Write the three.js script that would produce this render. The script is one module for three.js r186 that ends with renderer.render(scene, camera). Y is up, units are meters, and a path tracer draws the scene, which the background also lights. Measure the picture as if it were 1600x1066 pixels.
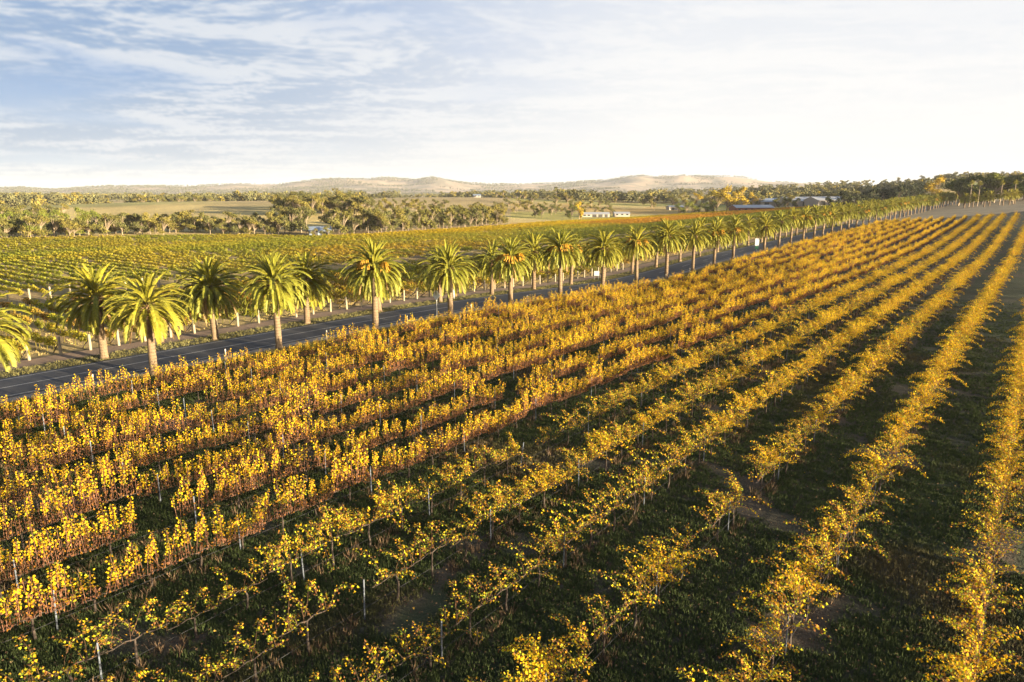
import * as THREE from 'three';
import { mergeGeometries } from 'three/addons/utils/BufferGeometryUtils.js';

// ---------------------------------------------------------------- camera, sky, sun, exposure
const scene = new THREE.Scene();
const D2R = Math.PI / 180;
const EYE = 15.5, PITCH = Math.atan(231 / 1067), YAW = 37.8 * D2R;
const camera = new THREE.PerspectiveCamera(2 * Math.atan(533 / 1067) / D2R, 1600 / 1066, 0.5, 30000);
camera.position.set(0, EYE, 0);
camera.rotation.set(-PITCH, 0, 0);
const renderer = new THREE.WebGLRenderer({ antialias: true });
renderer.toneMapping = THREE.LinearToneMapping;
renderer.toneMappingExposure = 4.6;
renderer.shadowMap.enabled = true;
const SUN_AZ = 120 * D2R, SUN_EL = 6.5 * D2R;
const sunDir = new THREE.Vector3(Math.sin(SUN_AZ) * Math.cos(SUN_EL), Math.sin(SUN_EL), -Math.cos(SUN_AZ) * Math.cos(SUN_EL));
const sun = new THREE.DirectionalLight(new THREE.Color().setRGB(1.0, 0.84, 0.58), 5.0);
sun.position.copy(sunDir).multiplyScalar(600); sun.target.position.set(0, 0, 0);
sun.castShadow = true; sun.shadow.radius = 1.2; sun.shadow.mapSize.set(4096, 4096);
Object.assign(sun.shadow.camera, { left: -400, right: 400, top: 400, bottom: -400, near: 1, far: 1600 });
scene.add(sun, sun.target);

// ---------------------------------------------------------------- random numbers and noise
function rng(seed) { let a = seed >>> 0; return () => { a = (a + 0x6D2B79F5) | 0; let t = Math.imul(a ^ (a >>> 15), 1 | a); t = (t + Math.imul(t ^ (t >>> 7), 61 | t)) ^ t; return ((t ^ (t >>> 14)) >>> 0) / 4294967296; }; }
const PERM = new Uint8Array(512); { const r = rng(77), p = [...Array(256).keys()]; for (let i = 255; i > 0; i--) { const j = Math.floor(r() * (i + 1)); [p[i], p[j]] = [p[j], p[i]]; } for (let i = 0; i < 512; i++) PERM[i] = p[i & 255]; }
function noise(x, y) {
  const xi = Math.floor(x), yi = Math.floor(y), xf = x - xi, yf = y - yi, X = xi & 255, Y = yi & 255;
  const u = xf * xf * xf * (xf * (xf * 6 - 15) + 10), v = yf * yf * yf * (yf * (yf * 6 - 15) + 10);
  const g = (h, a, b) => { const k = h & 7; return (k < 4 ? ((k & 1) ? -a : a) + ((k & 2) ? -b : b) : k < 6 ? ((k & 1) ? -1.414 * a : 1.414 * a) : ((k & 1) ? -1.414 * b : 1.414 * b)); };
  const A = PERM[X] + Y, B = PERM[X + 1] + Y;
  const n0 = g(PERM[A], xf, yf), n1 = g(PERM[B], xf - 1, yf), n2 = g(PERM[A + 1], xf, yf - 1), n3 = g(PERM[B + 1], xf - 1, yf - 1);
  return (n0 + u * (n1 - n0)) + v * ((n2 + u * (n3 - n2)) - (n0 + u * (n1 - n0)));
}
function fbm(x, y, o = 4, gain = 0.5) { let s = 0, a = 1, t = 0; for (let i = 0; i < o; i++) { s += a * noise(x, y); t += a; a *= gain; x = x * 2.03 + 17.1; y = y * 2.03 - 9.7; } return s / t; }
const clamp = (x, a = 0, b = 1) => Math.min(b, Math.max(a, x));
const sm = (a, b, x) => { const t = clamp((x - a) / (b - a)); return t * t * (3 - 2 * t); };
const mix = (a, b, t) => a + (b - a) * t;
const mix3 = (a, b, t) => [mix(a[0], b[0], t), mix(a[1], b[1], t), mix(a[2], b[2], t)];

// ---------------------------------------------------------------- sky: air and clouds
{
  const W = 4096, Hh = 2048, K = 0.207, data = new Float32Array(W * Hh * 4);
  for (let j = 0; j < Hh; j++) {
    const el = ((j + 0.5) / Hh - 0.5) * Math.PI;
    for (let i = 0; i < W; i++) {
      const lon = ((i + 0.5) / W - 0.5) * 2 * Math.PI, dx = Math.cos(lon) * Math.cos(el), dz = Math.sin(lon) * Math.cos(el);
      const k = (j * W + i) * 4; data[k + 3] = 1;
      if (el <= 0) { data[k] = 0.30 * K; data[k + 1] = 0.26 * K; data[k + 2] = 0.2 * K; continue; }
      const az = Math.atan2(dx, -dz); let a = Math.abs(az - SUN_AZ); if (a > Math.PI) a = 2 * Math.PI - a; a /= D2R;
      const e = el / D2R;
      const glow = sm(150, 104, a);
      // clear air
      let c = mix3([0.58, 0.70, 0.82], [0.13, 0.34, 0.74], sm(0, 14, e));
      c = mix3(c, [0.075, 0.17, 0.40], sm(13, 48, e));
      // cloud sheet about 4 km up seen from below
      const q = 1 / (Math.sin(el) + 0.045), px = dx * q, pz = dz * q;
      const wx = px + 0.5 * fbm(px * 0.5 + 3, pz * 0.5, 3), wz = pz + 0.5 * fbm(px * 0.5, pz * 0.5 + 9, 3);
      const cover = sm(-0.60, 0.10, fbm(wx * 0.42 + 5.2, wz * 0.42 + 1.7, 4)), band = fbm(wx * 0.75 + 2, wz * 1.5 - 4, 4, 0.55);
      const ripple = fbm(wx * 7.5 + wz * 2.5, wz * 12 - wx * 2.2, 3, 0.6) + 0.6 * fbm(wx * 2.6 + 8, wz * 4.6, 3);
      const puff = e < 60 ? sm(-0.30, 0.30, 0.75 * band + 0.42 * ripple) : 0.5;
      const cl = clamp(cover * (0.62 + 0.38 * puff) * sm(60, 22, e) * 1.05);
      const cc = mix3([0.40, 0.515, 0.67], [0.80, 0.85, 0.91], puff * puff * (3 - 2 * puff) * 0.92);
      c = mix3(c, cc, cl * 0.94);
      // broad brightening towards the sun
      const wht = mix3([1.02, 1.015, 1.005], [0.83, 0.875, 0.95], clamp(sm(4, 22, e) * (1 - 0.5 * puff * cover)));
      c = mix3(c, wht, glow * (0.97 - 0.86 * sm(13, 30, e)) * (0.93 + 0.07 * puff));
      c = mix3(c, [0.98, 0.96, 0.93], sm(8, 0, e) * 0.5 * sm(168, 125, a));
      const halo = Math.exp(-Math.pow(Math.acos(clamp(dx * sunDir.x + Math.sin(el) * sunDir.y + dz * sunDir.z, -1, 1)) / (22 * D2R), 2));
      data[k] = K * (c[0] + halo * 0.7); data[k + 1] = K * (c[1] + halo * 0.55); data[k + 2] = K * (c[2] + halo * 0.35);
    }
  }
  const t = new THREE.DataTexture(data, W, Hh, THREE.RGBAFormat, THREE.FloatType);
  t.mapping = THREE.EquirectangularReflectionMapping; t.magFilter = t.minFilter = THREE.LinearFilter; t.wrapS = THREE.RepeatWrapping; t.needsUpdate = true;
  scene.background = t; scene.environment = t;
}

// ---------------------------------------------------------------- plan axes: u runs along the vine rows and the road, v to the right of them
const CS = Math.cos(YAW), SN = Math.sin(YAW);
const XZ = (u, v) => [u * SN + v * CS, -(u * CS - v * SN)];
const UV = (x, z) => [x * SN - z * CS, x * CS + z * SN];
const roadV = u => -65.1 + (u > 540 ? Math.pow((u - 540) / 100, 2) * 5 : 0);
// direction seen at picture column px, at a distance
const AT = (px, dist) => { const a = Math.atan((px - 800) / 1092); return [Math.sin(a) * dist, -Math.cos(a) * dist]; };
const RIDGE = [[-700, 299], [-200, 296], [0, 297], [30, 295], [80, 298], [150, 293], [250, 291], [300, 290], [360, 286.5], [420, 288], [480, 283], [520, 281], [560, 281.5], [610, 277], [640, 283], [665, 275], [690, 278], [720, 285], [780, 287], [850, 286], [900, 284], [950, 281], [990, 273], [1020, 278], [1060, 275], [1100, 277.5], [1150, 276], [1200, 284], [1300, 287], [1380, 291], [1600, 296], [2400, 299]];
function ridgeAt(px) { for (let i = 1; i < RIDGE.length; i++) if (px < RIDGE[i][0]) { const [x0, y0] = RIDGE[i - 1], [x1, y1] = RIDGE[i]; const t = clamp((px - x0) / (x1 - x0)); return mix(y0, y1, t * t * (3 - 2 * t)); } return 299; }
const BUMPS = [ // picture column, distance, height, spread across, spread along
  [270, 640, 9.0, 180, 130], [500, 470, 6.5, 90, 110], [690, 800, 11.0, 170, 190], [60, 470, 1.5, 120, 110], [1430, 1500, 22, 330, 500], [1680, 1500, 17, 280, 500], [880, 1250, 7, 260, 260], [1130, 1700, 8, 400, 300], [30, 1300, 3, 400, 300]].map(([px, d, h, a, b]) => { const [x, z] = AT(px, d); return { x, z, h, a, b, dx: x / d, dz: z / d }; });
function ground(x, z) {
  const [u, v] = UV(x, z), d = Math.hypot(x, z);
  let h = -1.65 * Math.exp(-Math.pow((u - 122) / 38, 2)) * sm(-30, -52, v) * sm(-125, -85, v);
  const t = Math.max(0, u - 150), R = Math.min(8, 0.0115 * t * sm(0, 120, t));
  h += R * sm(-210, -90, v) * sm(1700, 900, d);
  const w = 0.07 * Math.min(1.42, Math.pow(t / 180, 2.2));
  if (v > -63) h += w * Math.min(78, v + 63) * sm(1150, 560, d);
  h += -2.2 * sm(-170, -235, v) * sm(900, 420, d) ;
  for (const b of BUMPS) { const ex = x - b.x, ez = z - b.z, al = (ex * b.dx + ez * b.dz) / b.b, ac = (ex * b.dz - ez * b.dx) / b.a, q = al * al + ac * ac; if (q < 12) h += b.h * Math.exp(-q); }
  if (d > 350) h += 1.6 * sm(350, 900, d) * fbm(x / 260, z / 260, 3);
  if (d > 3000 && z < 500) {
    const px = 800 + 1092 * x / Math.max(200, -z), pk = 15.5 + (299.5 - 2.5 * sm(350, 100, px) * -1 - (ridgeAt(px - 16) + ridgeAt(px) + ridgeAt(px + 16)) / 3) / 1067 * 6600 * Math.cos(Math.atan2(x, -z));
    const spur = 0.5 + 0.9 * Math.abs(fbm(x / 900 + 4, z / 900, 4));
    const prof = sm(3300, 6600, d) * sm(10500, 6800, d);
    const spurs = clamp(prof * (0.25 + 0.75 * sm(5200, 6500, d)) + prof * (1 - sm(5600, 6500, d)) * spur * 0.75 , 0, 1.0);
    h += Math.max(0, pk) * (d < 6600 ? spurs : prof) + prof * (9 * fbm(x / 420, z / 420, 4) - 16 * Math.abs(fbm(x / 700 + 3, z / 700, 3)) * sm(6500, 5600, d));
  }
  return h;
}

// ---------------------------------------------------------------- helpers
const V3 = (x, y, z) => new THREE.Vector3(x, y, z);
const names = {};
function numbered(n) { const k = names[n] = (names[n] ?? -1) + 1; return k ? `${n}_${String(k).padStart(3, '0')}` : n; }
function tag(o, label, category, group, kind) { o.userData = { label, category }; if (group) o.userData.group = group; if (kind) o.userData.kind = kind; return o; }
function shade(o) { o.traverse(m => { if (m.isMesh) { m.castShadow = true; m.receiveShadow = true; } }); return o; }
function add(o, name) { o.name = numbered(name); scene.add(o); shade(o); return o; }
function part(name, g, m, parent) { const o = new THREE.Mesh(g, m); o.name = name; parent.add(o); return o; }
const ORD = ['', 'first', 'second', 'third', 'fourth', 'fifth', 'sixth', 'seventh', 'eighth', 'ninth', 'tenth', 'eleventh', 'twelfth', 'thirteenth', 'fourteenth', 'fifteenth', 'sixteenth', 'seventeenth', 'eighteenth', 'nineteenth', 'twentieth'];
const ord = n => n <= 20 ? ORD[n] : n + (n % 100 > 10 && n % 100 < 14 ? 'th' : ['th', 'st', 'nd', 'rd'][n % 10] ?? 'th');
const mat = (r, g, b, rough = 0.9, extra = {}) => new THREE.MeshStandardMaterial({ color: new THREE.Color().setRGB(r, g, b), roughness: rough, ...extra });
class GB { // gathers triangles with vertex colours
  constructor() { this.p = []; this.c = []; this.i = []; this.n = 0; }
  v(x, y, z, c) { this.p.push(x, y, z); this.c.push(c[0], c[1], c[2]); return this.n++; }
  t(a, b, c) { this.i.push(a, b, c); }
  quad(a, b, c, d) { this.i.push(a, b, c, a, c, d); }
  tube(pts, r0, r1, sides, c) {
    const rings = [];
    for (let k = 0; k < pts.length; k++) {
      const a = pts[Math.max(0, k - 1)], b = pts[Math.min(pts.length - 1, k + 1)], t = V3(b[0] - a[0], b[1] - a[1], b[2] - a[2]).normalize();
      const n1 = Math.abs(t.y) < 0.9 ? V3(0, 1, 0).cross(t).normalize() : V3(1, 0, 0).cross(t).normalize(), n2 = t.clone().cross(n1), r = mix(r0, r1, k / (pts.length - 1)), ring = [];
      for (let s = 0; s < sides; s++) { const f = s / sides * 2 * Math.PI, x = Math.cos(f) * r, y = Math.sin(f) * r; ring.push(this.v(pts[k][0] + n1.x * x + n2.x * y, pts[k][1] + n1.y * x + n2.y * y, pts[k][2] + n1.z * x + n2.z * y, c)); }
      rings.push(ring);
    }
    for (let k = 1; k < rings.length; k++) for (let s = 0; s < sides; s++) { const q = (s + 1) % sides; this.quad(rings[k - 1][s], rings[k - 1][q], rings[k][q], rings[k][s]); }
    return this;
  }
  build() {
    const g = new THREE.BufferGeometry();
    g.setAttribute('position', new THREE.Float32BufferAttribute(this.p, 3)); g.setAttribute('color', new THREE.Float32BufferAttribute(this.c, 3));
    g.setIndex(this.i); g.computeVertexNormals(); return g;
  }
}
function noiseTexture(size, fn, srgb) {
  const d = new Uint8Array(size * size * 4);
  for (let j = 0; j < size; j++) for (let i = 0; i < size; i++) { const c = fn(i / size, j / size), k = (j * size + i) * 4; for (let q = 0; q < 3; q++) d[k + q] = 255 * clamp(Array.isArray(c) ? c[q] : c); d[k + 3] = 255; }
  const t = new THREE.DataTexture(d, size, size); t.wrapS = t.wrapT = THREE.RepeatWrapping; t.magFilter = THREE.LinearFilter; t.minFilter = THREE.LinearMipmapLinearFilter; t.generateMipmaps = true;
  if (srgb) t.colorSpace = THREE.SRGBColorSpace; t.needsUpdate = true; return t;
}
// seamless noise on the unit square
const tileNoise = (x, y, f, o) => { const b = (a, c) => fbm((x + a) * f + 31, (y + c) * f + 7, o, 0.6), wx = x, wy = y; return (b(0, 0) * (1 - wx) + b(-1, 0) * wx) * (1 - wy) + (b(0, -1) * (1 - wx) + b(-1, -1) * wx) * wy; };

// ---------------------------------------------------------------- ground sheet
const TAN = [0.56, 0.40, 0.14], GREENF = [0.27, 0.27, 0.05], SOIL = [0.17, 0.105, 0.055];
function fieldColor(x, z) {
  const [u, v] = UV(x, z), d = Math.hypot(x, z);
  const n1 = fbm(x / 14, z / 14, 4), n2 = fbm(x / 60 + 7, z / 60, 3);
  if (v > -60.6 && u < 345 + (v + 60) * 0.35) { // vineyard floor: mown green with bare and straw patches
    let c = mix3([0.045, 0.056, 0.018], [0.080, 0.063, 0.034], sm(-0.15, 0.45, n1 + 0.5 * n2));
    const near = [0, -5.2, -10, -14.3, -18.2, -22.1, -26.4, -30.2, -34.1, -38, -41.9, -45.8, -49.7, -53.6].reduce((m, r) => Math.min(m, Math.abs(v - r)), 9);
    return mix3(c, [0.11, 0.078, 0.045], sm(0.9, 0.35, near + 0.5 * n1) * 0.9);
  }
  if (v > -60.6 && d < 1100) return mix3([0.55, 0.39, 0.19], [0.42, 0.29, 0.14], sm(-0.4, 0.4, n1)); // dry grass slope
  if (v > -76 && v < -55) return mix3([0.16, 0.12, 0.055], [0.10, 0.085, 0.035], sm(-0.4, 0.4, n1));
  if (inLeftVineyard(x, z)) return mix3([0.46, 0.33, 0.12], [0.30, 0.19, 0.085], sm(-0.35, 0.35, n1 + 0.4 * n2));
  if (d < 3000 || z > 0) {
    const wx = x + 60 * fbm(x / 200, z / 200, 2), wz = z + 60 * fbm(x / 200 + 9, z / 200, 2);
    const cx = Math.floor(wx / 230), cz = Math.floor(wz / 310 + cx * 0.37), hsh = PERM[(PERM[cx & 255] + cz) & 255] / 255;
    let c = hsh < 0.5 ? TAN : hsh < 0.68 ? [0.36, 0.29, 0.08] : hsh < 0.84 ? GREENF : [0.33, 0.20, 0.07];
    const [hx, hz] = AT(270, 600), e = Math.hypot(x - hx, z - hz); // the pale slope with a green upper half
    if (e < 330) c = mix3(mix3([0.62, 0.46, 0.15], GREENF, sm(570, 610, d + 40 * n2) * 0.8), c, sm(250, 330, e));
    const [gx, gz] = AT(690, 760), e2 = Math.hypot(x - gx, z - gz); if (e2 < 300) c = mix3([0.42, 0.30, 0.11], c, sm(220, 300, e2));
    { const px = 800 + 1092 * x / Math.max(1, -z); if (z < 0 && px > 800 && px < 1330 && d < 1500) { const b = Math.sin(d / 46 + px * 0.004 + 2 * n2); c = mix3(c, b > 0.25 ? [0.42, 0.37, 0.045] : b < -0.5 ? [0.52, 0.32, 0.06] : [0.58, 0.43, 0.13], 0.85); } }
    return mix3(c, [c[0] * 0.72, c[1] * 0.70, c[2] * 0.66], sm(-0.3, 0.5, n1 * 0.6 + n2));
  }
  const s = sm(-0.1, 0.3, fbm(x / 170, z / 170, 4) + 0.5 * fbm(x / 600, z / 600, 2)); // hills: straw grass and scrub
  return mix3([0.43, 0.30, 0.19], [0.14, 0.12, 0.078], s * 0.85);
}
const EDGE = [[-400, 235], [-192, 259], [-173, 267], [-141, 276], [-104, 280], [-75, 272], [-52, 280], [-29, 311], [-6, 343], [18, 399], [88, 478], [191, 594], [330, 720]]; // far edge of the other vineyard, x and distance ahead
function edgeAhead(x) { for (let i = 1; i < EDGE.length; i++) if (x < EDGE[i][0]) { const [a, b] = EDGE[i - 1], [c, d] = EDGE[i]; return mix(b, d, clamp((x - a) / (c - a))); } return 720; }
function inLeftVineyard(x, z) { const [u, v] = UV(x, z); return v < -74 && -z < edgeAhead(x) && u > -90 && u < 700; }
const grain = noiseTexture(1024, (x, y) => 0.60 + 0.42 * tileNoise(x, y, 9, 3) + 0.55 * tileNoise(x, y, 60, 3) + 0.35 * tileNoise(x, y, 190, 2));
const grainB = grain.clone(); grainB.needsUpdate = true;
{
  const azs = []; for (let a = -180; a < -48; a += 4) azs.push(a); for (let a = -48; a < 48; a += 0.24) azs.push(a); for (let a = 48; a <= 180.01; a += 4) azs.push(Math.min(180, a));
  const rs = [0.01, 4]; while (rs[rs.length - 1] < 9500) { const r = rs[rs.length - 1]; rs.push(r + Math.max(1.2, r * (r < 400 ? 0.019 : r < 3000 ? 0.028 : 0.022))); }
  const pos = [], col = [], uv = [], idx = [];
  for (const r of rs) for (const a of azs) { const x = Math.sin(a * D2R) * r, z = -Math.cos(a * D2R) * r, c = fieldColor(x, z); pos.push(x, ground(x, z), z); col.push(c[0] * 1.45, c[1] * 1.45, c[2] * 1.45); uv.push(x / 7, z / 7); }
  const n = azs.length; for (let j = 1; j < rs.length; j++) for (let i = 1; i < n; i++) { const a = (j - 1) * n + i - 1, b = a + 1, c = j * n + i - 1, d = c + 1; idx.push(a, b, d, a, d, c); }
  const g = new THREE.BufferGeometry(); g.setAttribute('position', new THREE.Float32BufferAttribute(pos, 3)); g.setAttribute('color', new THREE.Float32BufferAttribute(col, 3)); g.setAttribute('uv', new THREE.Float32BufferAttribute(uv, 2)); g.setIndex(idx); g.computeVertexNormals();
  const m = new THREE.MeshStandardMaterial({ vertexColors: true, map: grain, bumpMap: grainB, bumpScale: 0.12, roughness: 1 });
  const o = new THREE.Mesh(g, m); add(o, 'terrain'); tag(o, 'rolling farmland of vineyard floor, straw fields and distant hills', 'terrain', null, 'structure');
  console.log('terrain', pos.length / 3, rs.length, n);
}

// ---------------------------------------------------------------- road, verges, track
function strip(name, vFrom, vTo, u0, u1, lift, material, label, parent, step = 3, wob = 0) {
  const pos = [], uv = [], idx = []; let k = 0; const cols = 3;
  for (let u = u0; u <= u1 + 1e-6; u += step) {
    for (let c = 0; c <= cols; c++) {
      const f = c / cols, w = wob * (c === 0 ? noise(u * 0.31, vFrom) : c === cols ? noise(u * 0.27, vTo + 5) : 0), v = roadV(u) + 65.1 + mix(vFrom, vTo, f) + w, [x, z] = XZ(u, v);
      pos.push(x, ground(x, z) + lift, z); uv.push(u / 4, v / 4);
    }
    if (k) for (let c = 0; c < cols; c++) { const a = (k - 1) * (cols + 1) + c, b = a + 1, d = a + cols + 1, e = d + 1; idx.push(a, b, e, a, e, d); }
    k++;
  }
  const g = new THREE.BufferGeometry(); g.setAttribute('position', new THREE.Float32BufferAttribute(pos, 3)); g.setAttribute('uv', new THREE.Float32BufferAttribute(uv, 2)); g.setIndex(idx); g.computeVertexNormals();
  { const nn = g.attributes.normal; if (nn.getY(0) < 0) { const ix = g.index.array; for (let i = 0; i < ix.length; i += 3) { const q = ix[i]; ix[i] = ix[i + 1]; ix[i + 1] = q; } g.computeVertexNormals(); } }
  const o = new THREE.Mesh(g, material);
  if (parent) { o.name = name; parent.add(o); shade(o); return o; }
  add(o, name); tag(o, label, name.replace(/_/g, ' '), null, 'structure'); return o;
}
const asphaltMap = noiseTexture(512, (x, y) => 0.72 + 0.35 * tileNoise(x, y, 5, 3) + 0.5 * tileNoise(x, y, 90, 2));
const gritMap = noiseTexture(512, (x, y) => 0.70 + 0.3 * tileNoise(x, y, 7, 3) + 0.6 * tileNoise(x, y, 70, 3));
const asphalt = mat(0.082, 0.080, 0.082, 0.85, { map: asphaltMap }), gravel = mat(0.40, 0.36, 0.31, 0.95, { map: gritMap, bumpMap: gritMap, bumpScale: 0.03 });
const verge = mat(0.13, 0.115, 0.045, 1, { map: gritMap, bumpMap: gritMap, bumpScale: 0.06 }), dirt = mat(0.36, 0.235, 0.14, 1, { map: gritMap, bumpMap: gritMap, bumpScale: 0.04 }), paint = mat(0.62, 0.60, 0.55, 0.8, { map: gritMap });
strip('gravel_shoulder', -61.9, -60.2, -140, 760, 0.045, gravel, 'pale gravel shoulder between the road and the yellow vines', null, 3, 0.35);
strip('grass_verge', -72.0, -68.2, -140, 760, 0.04, verge, 'strip of short olive grass along the far side of the road', null, 3, 0.3);
strip('dirt_track', -75.0, -71.9, -140, 420, 0.05, dirt, 'bare earth track between the grass verge and the fence posts', null, 3, 0.5);
const road = strip('road', -68.65, -61.65, -140, 760, 0.085, asphalt, 'two lane asphalt road running between two rows of palms');
strip('edge_line', -68.15, -68.02, -140, 760, 0.092, paint, '', road);
strip('edge_line', -62.28, -62.15, -140, 760, 0.092, paint, '', road);
strip('centre_line', -65.28, -65.14, -140, 71, 0.092, paint, '', road);
for (let u = 76; u < 420; u += 12) strip('lane_dash', -65.28, -65.14, u, u + 4, 0.092, paint, '', road, 2);

// ---------------------------------------------------------------- grapevines
const leafMat = new THREE.MeshPhysicalMaterial({ vertexColors: true, roughness: 0.9, transmission: 0.3, thickness: 0, specularIntensity: 0.2 });
const woodMat = new THREE.MeshStandardMaterial({ vertexColors: true, roughness: 0.95 });
const YEL = [0.78, 0.50, 0.012], GOLD = [0.72, 0.39, 0.010], LIME = [0.50, 0.46, 0.022], GRN = [0.15, 0.19, 0.022], ORG = [0.45, 0.20, 0.025], BRN = [0.20, 0.085, 0.03], CANE = [0.20, 0.105, 0.055], BARK = [0.06, 0.043, 0.032];
function leaf(b, p, d, nrm, s, c) {
  const t = d.clone().normalize(), x = t.clone().cross(nrm).normalize(), n = x.clone().cross(t);
  const P = (a, q, h) => b.v(p.x + (x.x * a + t.x * q + n.x * h) * s, p.y + (x.y * a + t.y * q + n.y * h) * s, p.z + (x.z * a + t.z * q + n.z * h) * s, c);
  const o = P(0, 0, 0), l1 = P(-0.58, 0.22, 0.14), l2 = P(-0.27, 0.54, 0.1), tp = P(0, 1.06, -0.1), r2 = P(0.27, 0.54, 0.1), r1 = P(0.58, 0.22, 0.14);
  b.t(o, l2, l1); b.t(o, tp, l2); b.t(o, r2, tp); b.t(o, r1, r2);
}
function kite(b, p, d, nrm, s, c) { // small folded leaf
  const t = d.clone().normalize(), x = t.clone().cross(nrm).normalize(), n = x.clone().cross(t);
  const P = (a, q, h) => b.v(p.x + (x.x * a + t.x * q + n.x * h) * s, p.y + (x.y * a + t.y * q + n.y * h) * s, p.z + (x.z * a + t.z * q + n.z * h) * s, c);
  const o = P(0, 0, 0), l = P(-0.55, 0.42, 0.16), tp = P(0, 1.05, -0.08), q = P(0.55, 0.42, 0.16); b.t(o, tp, l); b.t(o, q, tp);
}
const pickColor = (R, list) => { let q = R(); for (const [w, c] of list) { if (q < w) { const f = 0.75 + 0.5 * R(); return [c[0] * f, c[1] * f, c[2] * f]; } q -= w; } return list[0][1]; };
const rndDir = (R, up = 0) => V3(R() * 2 - 1, R() * 2 - 1 + up, R() * 2 - 1).normalize();
function trunkAndCordon(R, half, top) {
  const w = new GB(), dx = (R() - 0.5) * 0.2, dz = (R() - 0.5) * 0.12;
  w.tube([[0, -0.05, 0], [dx * 0.5, top * 0.35, dz], [dx, top * 0.7, dz * 0.6], [0, top, 0]], 0.045, 0.032, 6, BARK);
  for (const s of [-1, 1]) w.tube([[0, top, 0], [s * 0.25, top + 0.07, 0.02], [s * half * 0.6, top + 0.03 * (R() - 0.5), (R() - 0.5) * 0.05], [s * half, top + 0.02, 0]], 0.02, 0.011, 5, BARK);
  return w;
}
const PAL_A = [[0.30, YEL], [0.26, GOLD], [0.20, LIME], [0.08, GRN], [0.09, ORG], [0.07, BRN]];
const PAL_AG = [[0.13, YEL], [0.13, GOLD], [0.21, LIME], [0.21, GRN], [0.14, ORG], [0.18, BRN]];
function sprawlingVine(seed, canes, leafStep, pal, fine) { // arching canes off a low wire, most thrown over to one side
  const R = rng(seed), w = trunkAndCordon(R, 0.98, 0.86), c = new GB(), l = new GB();
  for (let k = 0; k < canes; k++) {
    const x0 = (k + R()) / canes * 2 - 1, wild = R() < 0.25, L = wild ? 1.25 + R() * 0.75 : 0.5 + R() * 0.65, side = R() < 0.68 ? -1 : 1, lean = (0.15 + R() * 0.95) * side;
    const d = V3((R() - 0.5) * 1.3, 0.95 + R() * 0.4, lean * 0.75).normalize(), p = V3(x0, 0.84 + R() * 0.16, (R() - 0.5) * 0.1), pts = [[p.x, p.y, p.z]], n = Math.ceil(L / 0.1), tone = R();
    let since = 0, alt = 1;
    for (let s = 0; s < n; s++) {
      d.y -= (wild ? 0.10 : 0.125) * (0.5 + R() * 0.9); d.x += (R() - 0.5) * 0.22; d.z += (R() - 0.5) * 0.2 + lean * 0.05; d.normalize(); p.addScaledVector(d, 0.1); if (p.y < 0.4) break; pts.push([p.x, p.y, p.z]);
      since += 0.1;
      while (since > leafStep) {
        since -= leafStep; alt = -alt;
        if (s < n * 0.22 && R() < 0.6) continue;
        const lat = V3(-d.z, 0, d.x).normalize().multiplyScalar(alt), q = p.clone().addScaledVector(d, -since).addScaledVector(lat, 0.02 + R() * 0.07).add(V3((R() - 0.5) * 0.1, (R() - 0.5) * 0.12, (R() - 0.5) * 0.1));
        (fine ? leaf : kite)(l, q, lat.multiplyScalar(0.8).addScaledVector(d, 0.5 + R() * 0.4).add(V3(0, -0.25 + R() * 0.4, 0)), rndDir(R, 0.9), 0.042 + R() * 0.037, pickColor(R, pal));
      }
    }
    if (pts.length > 2) c.tube(pts, 0.007, 0.0035, 3, CANE);
  }
  return { wood: w.build(), canes: c.build(), leaves: l.build() };
}
function uprightVine(seed, shoots, pal) { // straight shoots held between wires, bare and reddish low down, plumed above
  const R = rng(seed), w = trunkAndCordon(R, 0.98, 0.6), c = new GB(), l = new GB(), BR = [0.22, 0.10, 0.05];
  for (let k = 0; k < shoots; k++) {
    const x0 = (k + R()) / shoots * 2 - 1, top = 1.08 + R() * 0.78 + (R() < 0.3 ? R() * 0.4 : 0), lx = (R() - 0.5) * 0.24, lz = (R() - 0.5) * 0.8, bare = 0.96 + R() * 0.36, fat = 0.55 + R() * 0.6;
    c.tube([[x0, 0.6, 0], [x0 + lx * 0.4, (0.6 + top) / 2, lz * 0.4], [x0 + lx, top, lz]], 0.009, 0.005, 3, [0.26, 0.12, 0.07]);
    for (let y = 0.64; y < top + 0.04; y += y < bare ? 0.024 + R() * 0.014 : 0.015 + R() * 0.009) {
      const f = (y - 0.6) / (top - 0.6), low = y < bare, a = R() * 6.28, rr = (low ? 0.07 : 0.075 * fat) * (0.3 + R()), p = V3(x0 + lx * f + Math.cos(a) * rr, y, lz * f + Math.sin(a) * rr);
      if (low && R() < 0.3) continue;
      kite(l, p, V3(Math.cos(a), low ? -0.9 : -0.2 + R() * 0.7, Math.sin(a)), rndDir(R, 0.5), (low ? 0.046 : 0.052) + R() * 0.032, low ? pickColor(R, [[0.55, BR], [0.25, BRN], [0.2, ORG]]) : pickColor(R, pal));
    }
  }
  return { wood: w.build(), canes: c.build(), leaves: l.build() };
}
const PAL_B = [[0.36, YEL], [0.21, GOLD], [0.19, LIME], [0.12, ORG], [0.05, GRN], [0.07, BRN]];
const VA = [0, 1, 2, 3].map(i => sprawlingVine(100 + i, 28, 0.0185, PAL_A)), VM = [0, 1, 2, 3].map(i => sprawlingVine(200 + i, 19, 0.0185, PAL_AG)), VS = [0, 1, 2].map(i => sprawlingVine(300 + i, 11, 0.025, PAL_AG, true));
const VB = [0, 1, 2, 3, 4].map(i => uprightVine(400 + i, 25, PAL_B)), VBS = [0, 1, 2].map(i => uprightVine(450 + i, 16, PAL_B));
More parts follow.
